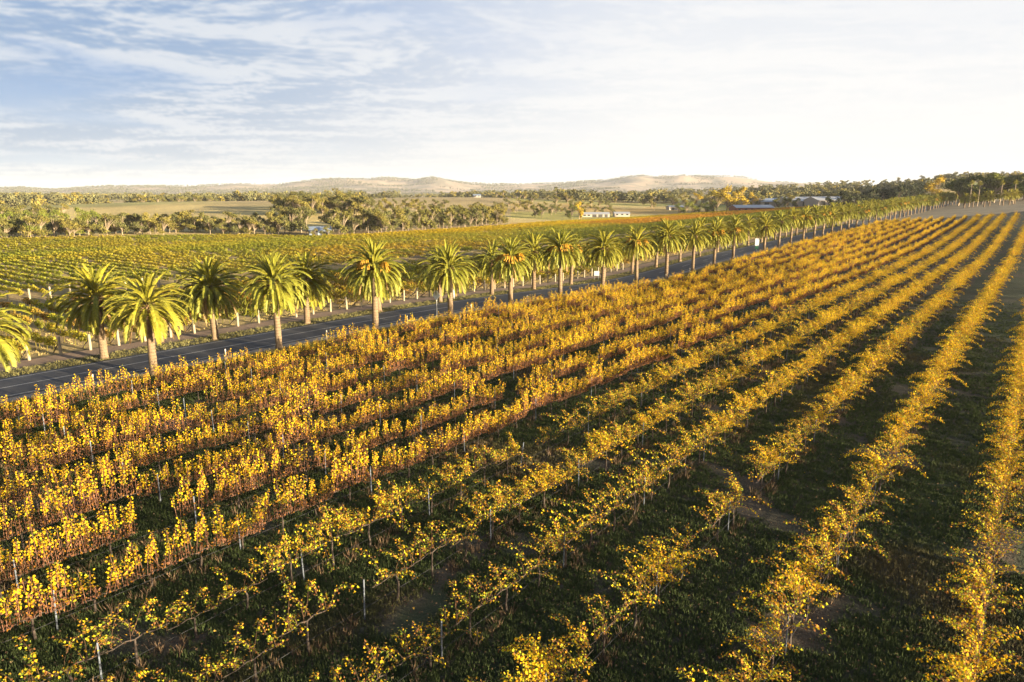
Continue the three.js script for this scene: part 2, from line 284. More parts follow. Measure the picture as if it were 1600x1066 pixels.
const KINDS = [...VA, ...VM, ...VS, ...VB, ...VBS]; KINDS.forEach(k => { k.all = mergeGeometries([k.wood, k.canes, k.leaves]); });
console.log('vine tris', KINDS.map(k => k.all.index.count / 3).join(' '));
const ROWS = [8.6, 4.4, 0, -5.2, -10, -14.3, -18.2, -22.1, -26.4, -30.2, -34.1, -38, -41.9, -45.8, -49.7, -53.6];
function toPicture(x, y, z) { const dy = y - EYE, ah = -z, zc = ah * Math.cos(PITCH) - dy * Math.sin(PITCH), yc = dy * Math.cos(PITCH) + ah * Math.sin(PITCH); return [800 + 1067 * x / zc, 533 - 1067 * yc / zc, zc]; }
const rowTurn = Math.atan2(CS, SN); // local x along the row
const vines = [];
{
  const R = rng(9);
  ROWS.forEach((v, r) => {
    const A = r < 8;
    for (let u = -14 + R(); u < 326 + (v + 60) * 0.16; u += 2.0) {
      const jv = (R() - 0.5) * 0.12, [x, z] = XZ(u, v + jv), gap = fbm(u / 9 + r * 13.7, r * 5.1, 2), sparse = A ? sm(58, 14, u) * (0.45 + 0.55 * sm(-3, -14, v)) : sm(60, 10, u) * 0.6;
      const q = R() * 0.75 + 0.5 * gap; if (q < -0.10 + 0.13 * sparse - 0.25 * sm(50, 90, u)) { R(); continue; }
      let kind; const pick = a => a[Math.floor(R() * a.length)];
      if (A) kind = R() < sparse * 0.8 ? pick(VS) : R() < 0.25 + 0.6 * sm(70, 15, u) ? pick(VM) : pick(VA); else kind = R() < 0.22 + sparse * 0.4 ? pick(VBS) : pick(VB);
      const s = 0.94 + R() * 0.3, flip = !A && R() < 0.5 ? Math.PI : 0, y = ground(x, z), [px, py, zc] = toPicture(x, y + 1, z);
      vines.push({ u, v, r, A, kind, x, y, z, s, sy: s * (A ? 1.02 + 0.3 * R() : 0.82 + 0.5 * R()), turn: rowTurn + flip + (R() - 0.5) * 0.1, seen: zc > 1 && px > -30 && px < 1620 && py < 1090, d: zc });
    }
  });
  const own = vines.filter(o => o.seen).sort((a, b) => a.d - b.d).slice(0, 300); own.forEach(o => o.own = true);
  const inRow = {};
  for (const o of [...own].sort((a, b) => a.u - b.u)) {
    const n = inRow[o.r] = (inRow[o.r] ?? 0) + 1, g = new THREE.Group();
    part('trunk', o.kind.wood, woodMat, g); part('canes', o.kind.canes, woodMat, g); part('leaves', o.kind.leaves, leafMat, g);
    g.position.set(o.x, o.y, o.z); g.rotation.y = o.turn; g.scale.set(o.s, o.sy, o.s);
    const look = VS.includes(o.kind) ? 'thin straggling grapevine' : VBS.includes(o.kind) ? 'thin upright yellow grapevine' : o.A ? 'leafy golden grapevine' : 'upright yellow grapevine';
    add(g, 'grapevine'); tag(g, `${look}, ${ord(n)} from the front in ${ord(o.r - 1)} row from the right`, 'grapevine', 'grapevines in the near vineyard');
  }
  const rest = new THREE.Group(); tag(rest, 'rows of golden grapevines receding to the dry grass crest', 'vine rows', null, 'stuff');
  const M = new THREE.Matrix4(), Q = new THREE.Quaternion(), UPV = V3(0, 1, 0), C = new THREE.Color();
  for (const k of KINDS) {
    const list = vines.filter(o => !o.own && o.kind === k); if (!list.length) continue;
    const im = new THREE.InstancedMesh(k.all, leafMat, list.length); im.name = 'vine_foliage';
    list.forEach((o, i) => { im.setMatrixAt(i, M.compose(V3(o.x, o.y, o.z), Q.setFromAxisAngle(UPV, o.turn), V3(o.s, o.sy, o.s))); const t = 0.92 + 0.16 * R(); im.setColorAt(i, C.setRGB(t, t * (0.95 + 0.1 * R()), t)); });
    rest.add(im);
  }
  add(rest, 'vine_rows');
  console.log('vines', vines.length, 'own to', own[own.length - 1].d);
}

// steel trellis posts
{
  const s = new THREE.Shape(); s.moveTo(-0.03, -0.02); s.lineTo(0.03, -0.02); s.lineTo(0.03, 0.02); s.lineTo(0.016, 0.02); s.lineTo(0.016, -0.008); s.lineTo(-0.016, -0.008); s.lineTo(-0.016, 0.02); s.lineTo(-0.03, 0.02); s.closePath();
  const g = new THREE.ExtrudeGeometry(s, { depth: 1.85, bevelEnabled: true, bevelSize: 0.003, bevelThickness: 0.003, bevelSegments: 1 }); g.rotateX(-Math.PI / 2); g.translate(0, -0.25, 0);
  const steel = mat(0.12, 0.135, 0.16, 0.6, { metalness: 0.2 }), list = [], R = rng(31);
  ROWS.forEach((v, r) => { if (r < 2) return; for (let u = 7.1; u < 320; u += 7.42) { const [x, z] = XZ(u + (R() - 0.5) * 0.3, v), y = ground(x, z), [px, py, zc] = toPicture(x, y, z); if (zc > 1 && px > -20 && px < 1620 && py < 1150) list.push({ x, y, z, r, u, d: zc }); } });
  list.sort((a, b) => a.d - b.d); const own = list.slice(0, 240).sort((a, b) => a.u - b.u), cnt = {};
  for (const o of own) {
    const n = cnt[o.r] = (cnt[o.r] ?? 0) + 1, m = new THREE.Mesh(g, steel), bent = o.r === 7 && Math.abs(o.u - 29.36) < 1;
    m.position.set(o.x, o.y, o.z); m.rotation.set((R() - 0.5) * 0.05 , rowTurn, bent ? -0.2 : (R() - 0.5) * 0.06); m.scale.set(0.75, 0.94 + R() * 0.08, 0.75);
    add(m, 'trellis_post'); tag(m, `${bent ? 'leaning ' : ''}grey steel trellis post, ${ord(n)} from the front in ${ord(o.r - 1)} vine row from the right`, 'trellis post', 'steel posts of the near vineyard');
  }
  const rest = list.slice(240), im = new THREE.InstancedMesh(g, steel, rest.length), M = new THREE.Matrix4(), Q = new THREE.Quaternion().setFromAxisAngle(V3(0, 1, 0), rowTurn);
  rest.forEach((o, i) => im.setMatrixAt(i, M.compose(V3(o.x, o.y, o.z), Q, V3(1, 1, 1)))); add(im, 'far_trellis_posts'); tag(im, 'small grey trellis posts in the far part of the golden vineyard', 'trellis posts', null, 'stuff');
}
// black drip hoses under the nearest rows
{
  const m = mat(0.02, 0.02, 0.022, 0.6);
  ROWS.forEach((v, r) => {
    if (r < 2 || r > 11) return;
    const b = new GB(), pts = []; for (let u = -10; u < 110; u += 1.855) { const [x, z] = XZ(u, v); pts.push([x, ground(x, z) + 0.5 + (Math.round((u + 10) / 1.855) % 4 ? -0.05 : 0), z]); }
    b.tube(pts, 0.011, 0.011, 4, [1, 1, 1]); const o = new THREE.Mesh(b.build(), m); add(o, 'drip_hose'); tag(o, `black drip hose strung low along the ${ord(r - 1)} vine row from the right`, 'drip hose', 'drip hoses of the near vineyard');
  });
}

// ---------------------------------------------------------------- ground cover in the near vineyard
function scatter(name, geos, material, label, category, spots, colors) {
  const top = new THREE.Group(); tag(top, label, category, null, 'stuff');
  const M = new THREE.Matrix4(), Q = new THREE.Quaternion(), E = new THREE.Euler(), C = new THREE.Color();
  geos.forEach((g, gi) => {
    const list = spots.filter((_, i) => i % geos.length === gi); if (!list.length) return;
    const im = new THREE.InstancedMesh(g, material, list.length); im.name = category.replace(/ /g, '_');
    list.forEach((o, i) => { im.setMatrixAt(i, M.compose(V3(o.x, o.y, o.z), Q.setFromEuler(E.set(o.rx ?? 0, o.ry ?? 0, o.rz ?? 0, 'YXZ')), V3(o.s, o.sy ?? o.s, o.s))); const c = o.c ?? [1, 1, 1]; im.setColorAt(i, C.setRGB(c[0], c[1], c[2])); });
    top.add(im);
  });
  add(top, name); return top;
}
function tuft(seed, blades, h, spread) {
  const R = rng(seed), b = new GB();
  for (let k = 0; k < blades; k++) { const a = R() * 6.28, r = R() * spread, x = Math.cos(a) * r, z = Math.sin(a) * r, l = h * (0.5 + R() * 0.7), dx = (R() - 0.5) * l * 1.1, dz = (R() - 0.5) * l * 1.1, w = 0.012 + 0.012 * R(), f = 0.7 + 0.6 * R(), c = [f, f, f], ca = Math.cos(a + 1.57) * w, sa = Math.sin(a + 1.57) * w; b.t(b.v(x - ca, -0.01, z - sa, c), b.v(x + ca, -0.01, z + sa, c), b.v(x + dx, l, z + dz, c)); }
  return b.build();
}
const coverMat = new THREE.MeshStandardMaterial({ vertexColors: true, roughness: 1 });
{
  const R = rng(55), grassSpots = [], litter = [], weeds = [];
  for (let k = 0; k < 300000; k++) {
    const u = 4 + R() * R() * 120, v = -60 + R() * 66, [x, z] = XZ(u, v), [px, py, zc] = toPicture(x, 0, z); if (zc < 8 || px < -20 || px > 1620 || py > 1085) continue;
    const n = fbm(x / 5, z / 5, 3); if (n < -0.38 + 0.2 * R()) continue;
    const dry = sm(0.1, 0.5, fbm(x / 11 + 40, z / 11, 3)) ; const c = mix3([0.052, 0.072, 0.018], [0.12, 0.088, 0.038], dry * 0.8);
    grassSpots.push({ x, y: ground(x, z), z, ry: R() * 6.28, s: 0.7 + R() * 0.7, c });
  }
  for (let k = 0; k < 38000; k++) {
    const u = 4 + R() * R() * 90, v = -60 + R() * 64, [x, z] = XZ(u, v), [px, py, zc] = toPicture(x, 0, z); if (zc < 8 || px < -20 || px > 1620 || py > 1085) continue;
    litter.push({ x, y: ground(x, z) + 0.05 + R() * 0.08, z, rx: (R() - 0.5) * 1.1, ry: R() * 6.28, rz: (R() - 0.5) * 1.1, s: 0.055 + R() * 0.05, c: pickColor(R, [[0.12, [0.24, 0.17, 0.07]], [0.35, [0.17, 0.10, 0.045]], [0.46, [0.11, 0.06, 0.03]], [0.07, [0.4, 0.24, 0.03]]]) });
  }
  ROWS.forEach((v, r) => { if (r < 2 || r > 13) return; for (let u = 4; u < 150; u += 0.42) { const [x, z] = XZ(u + R() * 0.4, v + (R() - 0.5) * 0.9), [px, py, zc] = toPicture(x, 0, z); if (zc < 8 || px < -20 || px > 1620 || py > 1085) continue; if (fbm(u / 5 + r * 9, r * 3.3, 2) < -0.02) continue; const f = 0.7 + R() * 0.6; weeds.push({ x, y: ground(x, z), z, ry: R() * 6.28, s: 0.7 + R() * 0.8, c: [0.15 * f, 0.095 * f, 0.05 * f] }); } });
  scatter('grass', [tuft(1, 11, 0.13, 0.16), tuft(2, 11, 0.1, 0.2), tuft(3, 9, 0.17, 0.14)], coverMat, 'short dark green grass between the near vine rows', 'grass', grassSpots);
  const lb = new GB(); leaf(lb, V3(0, 0, 0), V3(0, 0, 1), V3(0, 1, 0), 1, [1, 1, 1]);
  scatter('leaf_litter', [lb.build()], coverMat, 'fallen yellow and brown vine leaves on the vineyard floor', 'fallen leaves', litter);
  scatter('dry_weeds', [tuft(4, 22, 0.32, 0.22), tuft(5, 26, 0.26, 0.28)], coverMat, 'straw coloured dry weeds under the near vine rows', 'dry weeds', weeds);
  const verg = []; // straw along the road edges and among the first vines over the road
  for (let k = 0; k < 42000; k++) {
    const u = -5 + R() * 330, side = R(), v = side < 0.16 ? -60.4 + R() * 1.6 : side < 0.36 ? -71.8 + R() * 2.9 : -76 - R() * 34, [x, z] = XZ(u, v), [px, , zc] = toPicture(x, 0, z); if (zc < 8 || px < -20 || px > 1620) continue;
    if (side >= 0.36 && fbm(x / 4, z / 4, 2) < -0.1) continue; const f = 0.75 + R() * 0.5; verg.push({ x, y: ground(x, z) + (v > -75 ? 0.03 : 0), z, ry: R() * 6.28, s: 0.8 + R() * 0.9, c: side >= 0.16 && side < 0.36 ? [0.17 * f, 0.15 * f, 0.05 * f] : [0.36 * f, 0.27 * f, 0.095 * f] });
  }
  scatter('dry_grass', [tuft(6, 10, 0.16, 0.22), tuft(7, 10, 0.12, 0.26)], coverMat, 'straw coloured dry grass beside the road and fence posts', 'dry grass', verg);
  console.log('cover', grassSpots.length, litter.length, weeds.length, verg.length);
}

// ---------------------------------------------------------------- vineyard over the road: rows run away from the road
{
  const R = rng(71), near = [], far = [];
  const zone = (x, z, u, v) => {
    const n = fbm(x / 30, z / 30, 3), n2 = fbm(x / 5, z / 5, 2);
    let c = mix3([0.30, 0.31, 0.03], [0.46, 0.38, 0.035], sm(-0.3, 0.4, n + (v > -114 ? 0.5 : 0.15) * n2));
    if (v > -114) c = mix3(c, [0.30, 0.17, 0.035], sm(-0.15, 0.3, n2 + 0.3 * n) * 0.85);
    const o1 = Math.exp(-Math.pow((u - 128) / 40, 2) - Math.pow((v + 128) / 34, 2)); c = mix3(c, [0.42, 0.26, 0.03], clamp(o1 * 0.7) * sm(-0.5, 0.2, n2 + n));
    c = mix3(c, [0.56, 0.40, 0.02], sm(0, 1, sm(140, 200, u) * sm(-158, -185, v)) * 0.85);
    if (u > 185 && v > -150) c = mix3(c, [0.28, 0.29, 0.035], sm(185, 205, u - 0.3 * (v + 130)));
    if (u > 240 && v < -148 && v > -186) c = mix3(c, [0.54, 0.29, 0.03], sm(260, 300, u));
    return c;
  };
  for (let k = -40; k < 215; k++) {
    const u = 21.6 + 2.68 * k, nearRow = u > -20 && u < 150;
    for (let v = -77; v > -330; v -= nearRow && v > -113 ? 1.7 : 3.4) {
      if (v < -111 && v > -118.5) continue;
      const [x, z] = XZ(u + (R() - 0.5) * 0.15, v + R()); if (-z > edgeAhead(x) - 3) break; if (-z < 10) continue;
      const [px] = toPicture(x, 0, z); if (px < -60 || px > 1560) continue;
      if (R() < 0.05) continue;
      const c = zone(x, z, u, v), f = v > -113 ? 0.8 + R() * 0.4 : 0.86 + R() * 0.28, o = { x, y: ground(x, z), z, ry: rowTurn + Math.PI / 2 + (R() < 0.5 ? Math.PI : 0) + (R() - 0.5) * 0.08, s: 1, sy: v > -113 ? 0.85 + R() * 0.35 : 0.84 + R() * 0.18, c: [c[0] * f, c[1] * f, c[2] * f] };
      (nearRow && v > -113 ? near : far).push(o);
    }
  }
  const clumpRow = (seed, len, n, size, trunks) => {
    const q = rng(seed), b = new GB();
    for (let t = 0; t < trunks; t++) { const x = (t + 0.5) / trunks * len - len / 2; b.tube([[x, -0.05, 0], [x + 0.03, 0.4, 0.02], [x, 0.85, 0]], 0.045, 0.03, 4, [0.55, 0.5, 0.9]); }
    for (let k = 0; k < n; k++) { const a = q() * 6.28, rr = Math.sqrt(q()), x = (q() - 0.5) * (len + 0.3), hump = 0.85 + 0.3 * Math.sin(x * 3.1 + seed), y = 1.12 + Math.sin(a) * rr * 0.45 * hump, z = Math.cos(a) * rr * (trunks ? 0.36 : 0.22); const f = 0.55 + 0.9 * q(), w = q(); leaf(b, V3(x, y, z), V3(q() - 0.5, q() * 0.8 - 0.5, q() - 0.5), rndDir(q, 0.5), size * (0.7 + 0.6 * q()), w < 0.12 ? [f * 1.6, f * 1.25, f] : [f, f, f]); }
    return b.build();
  };
  scatter('distant_vines', [clumpRow(1, 1.7, 170, 0.17, 1), clumpRow(2, 1.7, 130, 0.18, 1), clumpRow(3, 1.7, 190, 0.16, 1)], leafMat, 'green and rust coloured grapevines beyond the road nearest the fence posts', 'grapevines', near);
  scatter('distant_vine_rows', [clumpRow(4, 3.4, 230, 0.18, 0), clumpRow(5, 3.4, 250, 0.18, 0), clumpRow(6, 3.4, 220, 0.19, 0)], leafMat, 'wide vineyard of green, gold and orange rows beyond the palms', 'vineyard', far);
  console.log('left vines', near.length, far.length);
  // end posts with a brace
  const wood = mat(0.46, 0.38, 0.25, 0.9, { map: gritMap }), dark = mat(0.10, 0.075, 0.05, 0.95), pg = new THREE.CylinderGeometry(0.125, 0.135, 1.85, 10, 1); pg.translate(0, 0.78, 0);
  const cap = new THREE.CylinderGeometry(0.10, 0.125, 0.04, 10); cap.translate(0, 1.725, 0); const bg = new THREE.CylinderGeometry(0.05, 0.055, 2.3, 7); bg.translate(0, 1.1, 0); bg.rotateX(0.98); bg.translate(0, 0.0, -1.95);
  let n = 0;
  for (let k = -5; k < 44; k++) {
    const u = 21.6 + 2.68 * k, [x, z] = XZ(u, -74.6 + (R() - 0.5) * 0.2), y = ground(x, z), [px, , zc] = toPicture(x, y, z); if (zc < 10 || px < -12) { R(); continue; }
    const g = new THREE.Group(); part('post', pg, wood, g); part('post_top', cap, wood, g); part('brace', bg, dark, g); g.position.set(x, y, z); g.rotation.set((R() - 0.5) * 0.06, Math.atan2(CS, SN) + Math.PI / 2 + Math.PI * 0 , (R() - 0.5) * 0.06); g.rotation.y = Math.atan2(-CS, -SN) + Math.PI; g.scale.y = 0.92 + R() * 0.16; n++;
    add(g, 'fence_post'); tag(g, `pale timber end post beside the dirt track, ${ord(n)} from the left`, 'post', 'timber end posts along the far track');
  }
  n = 0;
  for (let k = 3; k < 16; k++) { const u = 21.6 + 2.68 * k, [x, z] = XZ(u, -116.6), y = ground(x, z); const g = new THREE.Group(); part('post', pg, wood, g); part('post_top', cap, wood, g); g.position.set(x, y, z); g.scale.setScalar(1.08); n++; add(g, 'fence_post'); tag(g, `pale timber post in the headland gap between vine blocks, ${ord(n)} from left`, 'post', 'posts of the second vine block'); }
  // white guide posts on the near edge of the road
  const gp = new THREE.BoxGeometry(0.11, 1.25, 0.045); gp.translate(0, 0.55, 0); const gt = new THREE.BoxGeometry(0.115, 0.16, 0.05); gt.translate(0, 1.08, 0);
  const weath = mat(0.40, 0.33, 0.23, 0.9), white = mat(0.55, 0.52, 0.46, 0.8); n = 0;
  for (let u = 9.4; u < 150; u += 11.7) { const [x, z] = XZ(u + (R() - 0.5), -59.2), y = ground(x, z), g = new THREE.Group(); part('stake', gp, weath, g); part('white_tip', gt, white, g); g.position.set(x, y, z); g.rotation.set((R() - 0.5) * 0.08, YAW, (R() - 0.5) * 0.1); g.scale.set(0.8, 1.1, 1); const [px] = toPicture(x, y, z); if (px < -10) continue; n++; add(g, 'marker_stake'); tag(g, `white tipped stake between the vines and the gravel shoulder, ${ord(n)} from left`, 'stake', 'stakes along the gravel shoulder'); }
}

// ---------------------------------------------------------------- date palms
const frondMats = [[0.25, 0.23, 0.02], [0.285, 0.25, 0.02], [0.215, 0.21, 0.02]].map(c => new THREE.MeshPhysicalMaterial({ color: new THREE.Color().setRGB(...c), roughness: 0.6, transmission: 0.12, thickness: 0, specularIntensity: 0.6 }));
const oldFrond = mat(0.31, 0.19, 0.07, 0.9), fruitMat = mat(0.56, 0.30, 0.02, 0.7);
const barkMap = noiseTexture(256, (x, y) => 0.72 + 0.5 * tileNoise(x, y, 14, 3));
const palmBark = mat(0.31, 0.21, 0.12, 0.95, { map: barkMap }), bootMat = mat(0.27, 0.165, 0.08, 0.95, { map: barkMap });
function frondGeo(seed, th0, droop, L, pairs) {
  const R = rng(seed), b = new GB(), W = [1, 1, 1], pts = [], N = 12; let x = 0, y = 0, side = (R() - 0.5) * 0.5, z = 0;
  const path = s => { const k = clamp(s) * N, i = Math.min(N - 1, Math.floor(k)), f = k - i; return [mix(pts[i][0], pts[i + 1][0], f), mix(pts[i][1], pts[i + 1][1], f), mix(pts[i][2], pts[i + 1][2], f)]; };
  for (let i = 0; i <= N; i++) { pts.push([x, y, z]); const s = (i + 0.5) / N, th = th0 - droop * Math.pow(s, 1.25); x += Math.cos(th) * L / N; y += Math.sin(th) * L / N; z += side * s * L / N * 0.5; }
  b.tube(pts.filter((_, i) => i % 2 === 0), 0.045, 0.01, 3, [1.3, 1.2, 1.5]);
  for (let k = 0; k < pairs; k++) {
    const s = 0.14 + 0.86 * (k + 0.5) / pairs, p = path(s), q = path(Math.min(1, s + 0.03)), t = V3(q[0] - p[0], q[1] - p[1], q[2] - p[2]); if (s > 0.965) { const r = path(s - 0.03); t.set(p[0] - r[0], p[1] - r[1], p[2] - r[2]); } t.normalize();
    const lat0 = V3(0, 0, 1), nrm = lat0.clone().cross(t).multiplyScalar(-1).normalize(); if (nrm.dot(V3(-Math.sin(th0), Math.cos(th0), 0)) < 0) nrm.negate();
    const len = L * 0.097 * (0.45 + 0.95 * Math.sin(Math.PI * clamp(0.12 + s * 0.82))) * (0.85 + 0.3 * R()), w = L / pairs * 0.46;
    for (const sd of [-1, 1]) {
      const dir = t.clone().multiplyScalar(0.75).addScaledVector(lat0, sd * 0.72).addScaledVector(nrm, 0.5 + 0.3 * (R() - 0.5)).normalize(), f = 0.72 + 0.5 * R(), c = [f, f, f];
      const m = [p[0] + dir.x * len * 0.55, p[1] + dir.y * len * 0.55, p[2] + dir.z * len * 0.55], e = [p[0] + dir.x * len, p[1] + dir.y * len - len * 0.22, p[2] + dir.z * len];
      const a0 = b.v(p[0] - t.x * w, p[1] - t.y * w, p[2] - t.z * w, c), a1 = b.v(p[0] + t.x * w, p[1] + t.y * w, p[2] + t.z * w, c), m0 = b.v(m[0] - t.x * w * 0.8, m[1] - t.y * w * 0.8, m[2] - t.z * w * 0.8, c), m1 = b.v(m[0] + t.x * w * 0.8, m[1] + t.y * w * 0.8, m[2] + t.z * w * 0.8, c), tip = b.v(e[0], e[1], e[2], c);
      b.quad(a0, a1, m1, m0); b.t(m0, m1, tip);
    }
  }
  return b.build();
}
frondMats.forEach(m => { m.vertexColors = true; }); oldFrond.vertexColors = true;
const CLASSES = 13, FR = [], FRL = [];
for (let c = 0; c < CLASSES; c++) {
  const t = c / (CLASSES - 1), th0 = mix(86, -34, Math.pow(t, 0.95)) * D2R, droop = (c < 2 ? 34 : mix(58, 92, sm(0.05, 0.45, t)) * mix(1, 0.62, sm(0.6, 1, t))) * D2R, L = mix(3.3, 4.3, sm(0, 0.3, t)) * mix(1, 0.82, sm(0.7, 1, t));
  FR.push([0, 1, 2].map(k => frondGeo(900 + c * 5 + k, th0 + (k - 1) * 0.07, droop * (0.9 + 0.1 * k), L * (0.95 + 0.05 * k), 34)));
  FRL.push([0, 1].map(k => frondGeo(990 + c * 5 + k, th0 + (k - 0.5) * 0.1, droop, L, 13)));
}
function palmTrunk(h, r, rows, sides) { // rings of diamond leaf scars
  const b = new GB(), n = rows * 2;
  for (let j = 0; j <= n; j++) { const y = j / n * h, f = j / n, rr = r * (1.22 - 0.30 * sm(0, 0.12, f) + 0.08 * Math.sin(f * 9 + h) * 0.5 + 0.10 * sm(0.82, 1, f)); for (let i = 0; i < sides; i++) { const a = (i + (j % 2) * 0.5) / sides * 6.2832, q = ((i + (j >> 1)) % 2 ? 0.965 : 1.04), s = 0.8 + 0.3 * (PERM[(i * 7 + j * 13) & 255] / 255); b.v(Math.cos(a) * rr * q, y - 0.1, Math.sin(a) * rr * q, [s, s, s]); } }
  for (let j = 0; j < n; j++) for (let i = 0; i < sides; i++) { const a = j * sides + i, c = j * sides + (i + 1) % sides, o = j % 2 ? 1 : 0, d = (j + 1) * sides + (i + o) % sides, e = (j + 1) * sides + (i + 1 + o) % sides; if (o) { b.t(a, d, c); b.t(c, d, e); const dd = (j + 1) * sides + i; b.t(a, dd, d); } else { b.t(a, d, c); b.t(c, d, e); } }
  const g = b.build(); const p = g.attributes.position, uv = []; for (let i = 0; i < p.count; i++) uv.push(Math.atan2(p.getZ(i), p.getX(i)) / 3.14, p.getY(i) / 1.2); g.setAttribute('uv', new THREE.Float32BufferAttribute(uv, 2)); return g;
}
palmBark.vertexColors = true; bootMat.vertexColors = true;
function bootsGeo() { const b = new GB(), R = rng(5); for (let k = 0; k < 90; k++) { const t = k / 90, a = k * 2.39996, y = t * 1.25, r = 0.52 + 0.26 * Math.sin(Math.PI * (0.15 + 0.8 * t)), s = 0.6 + 0.6 * R(), c = [s, s, s], ca = Math.cos(a), sa = Math.sin(a), w = 0.13; const p0 = b.v(ca * r * 0.7 - sa * w, y, sa * r * 0.7 + ca * w, c), p1 = b.v(ca * r * 0.7 + sa * w, y, sa * r * 0.7 - ca * w, c), p2 = b.v(ca * r * 1.12 + sa * w * 0.6, y + 0.24, sa * r * 1.12 - ca * w * 0.6, c), p3 = b.v(ca * r * 1.12 - sa * w * 0.6, y + 0.24, sa * r * 1.12 + ca * w * 0.6, c), p4 = b.v(ca * r * 0.5, y + 0.34, sa * r * 0.5, c); b.quad(p0, p1, p2, p3); b.t(p3, p2, p4); b.t(p0, p3, p4); b.t(p1, p4, p2); } b.tube([[0, -0.05, 0], [0, 0.6, 0], [0, 1.5, 0]], 0.52, 0.3, 10, [0.5, 0.5, 0.5]); const g = b.build(), p = g.attributes.position, uv = []; for (let i = 0; i < p.count; i++) uv.push(p.getX(i), p.getY(i)); g.setAttribute('uv', new THREE.Float32BufferAttribute(uv, 2)); return g; }
const boots = bootsGeo();
function fruitGeo(seed) { const R = rng(seed), b = new GB(), W = [1, 1, 1]; b.tube([[0, 0, 0], [0.5, 0.42, 0], [0.95, 0.5, 0]], 0.05, 0.04, 4, [1.05, 1.3, 1]); for (let k = 0; k < 46; k++) { const a = (R() - 0.5) * 2.2, l = 0.45 + R() * 0.55, dx = Math.cos(a) * l, dz = Math.sin(a) * l, f = 0.7 + 0.6 * R(), c = [f, f, f], y0 = 0.48 + 0.1 * R(); b.tube([[0.85, y0, 0], [0.95 + dx * 0.5, y0 + 0.12 + R() * 0.15, dz * 0.5], [0.95 + dx * 0.85, y0 - 0.3 - R() * 0.3, dz * 0.85]], 0.022, 0.05, 3, c); } return b.build(); }
const fruits = [fruitGeo(1), fruitGeo(2)]; fruitMat.vertexColors = true;
const trunkN = palmTrunk(5.9, 0.39, 20, 14), trunkF = palmTrunk(5.9, 0.39, 7, 8);
function crownSpec(R, n) { const out = []; for (let k = 0; k < n; k++) { const t = clamp((k + 0.5) / n + (R() - 0.5) * 0.05), cls = Math.min(CLASSES - 1, Math.floor(Math.pow(t, 0.92) * CLASSES)); out.push({ cls, t, ry: k * 2.39996 + (R() - 0.5) * 0.4, y: mix(1.25, 0.35, t), r: 0.12 + 0.25 * t, s: 0.88 + R() * 0.22, rz: (R() - 0.5) * 0.12 }); } return out; }
const farCrowns = [0, 1, 2, 3].map(i => { const R = rng(1200 + i), gs = crownSpec(R, 62).map(f => { const g = FRL[f.cls][Math.floor(R() * 2)].clone(); const m = new THREE.Matrix4().compose(V3(0, f.y, 0), new THREE.Quaternion().setFromEuler(new THREE.Euler(f.rz, f.ry, 0, 'YXZ')), V3(f.s, f.s, f.s)); g.applyMatrix4(m); return g; }); return mergeGeometries(gs); });
function palm(u, v, height, near, fruit, seed, tint, lean = 0) {
  const R = rng(seed), g = new THREE.Group(), [x, z] = XZ(u, v), k = 0.86 + 0.12 * R(), m = frondMats[tint], dh = height / k - 10.1;
  part('trunk', near ? trunkN : trunkF, palmBark, g).scale.y = (5.9 + dh) / 5.9;
  const bt = part('leaf_bases', boots, bootMat, g); bt.position.y = 5.35 + dh;
  if (near) {
    for (const f of crownSpec(R, 78 + Math.floor(R() * 28))) { const o = part('frond', FR[f.cls][Math.floor(R() * 3)], f.t > 0.88 && R() < 0.45 ? oldFrond : R() < 0.3 ? frondMats[(tint + 1) % 3] : m, g); o.position.set(Math.cos(f.ry) * f.r, 5.65 + dh + f.y, -Math.sin(f.ry) * f.r); o.rotation.set(f.rz, f.ry, 0, 'YXZ'); o.scale.setScalar(f.s); }
  } else { const o = part('crown', farCrowns[seed % 4], m, g); o.position.y = 5.65 + dh; o.rotation.y = R() * 6; }
  if (fruit) for (let i = 0; i < fruit; i++) { const o = part('fruit_bunch', fruits[i % 2], fruitMat, g); o.position.set(0, 6.3 + dh + 0.3 * (i % 2), 0); o.rotation.y = -1.2 + (i + R() * 0.4) / fruit * 6.28; o.scale.setScalar(1.35); }
  g.position.set(x, ground(x, z), z); g.rotation.set(lean * 0.5, R() * 6.28, lean); g.scale.setScalar(k);
  return g;
}
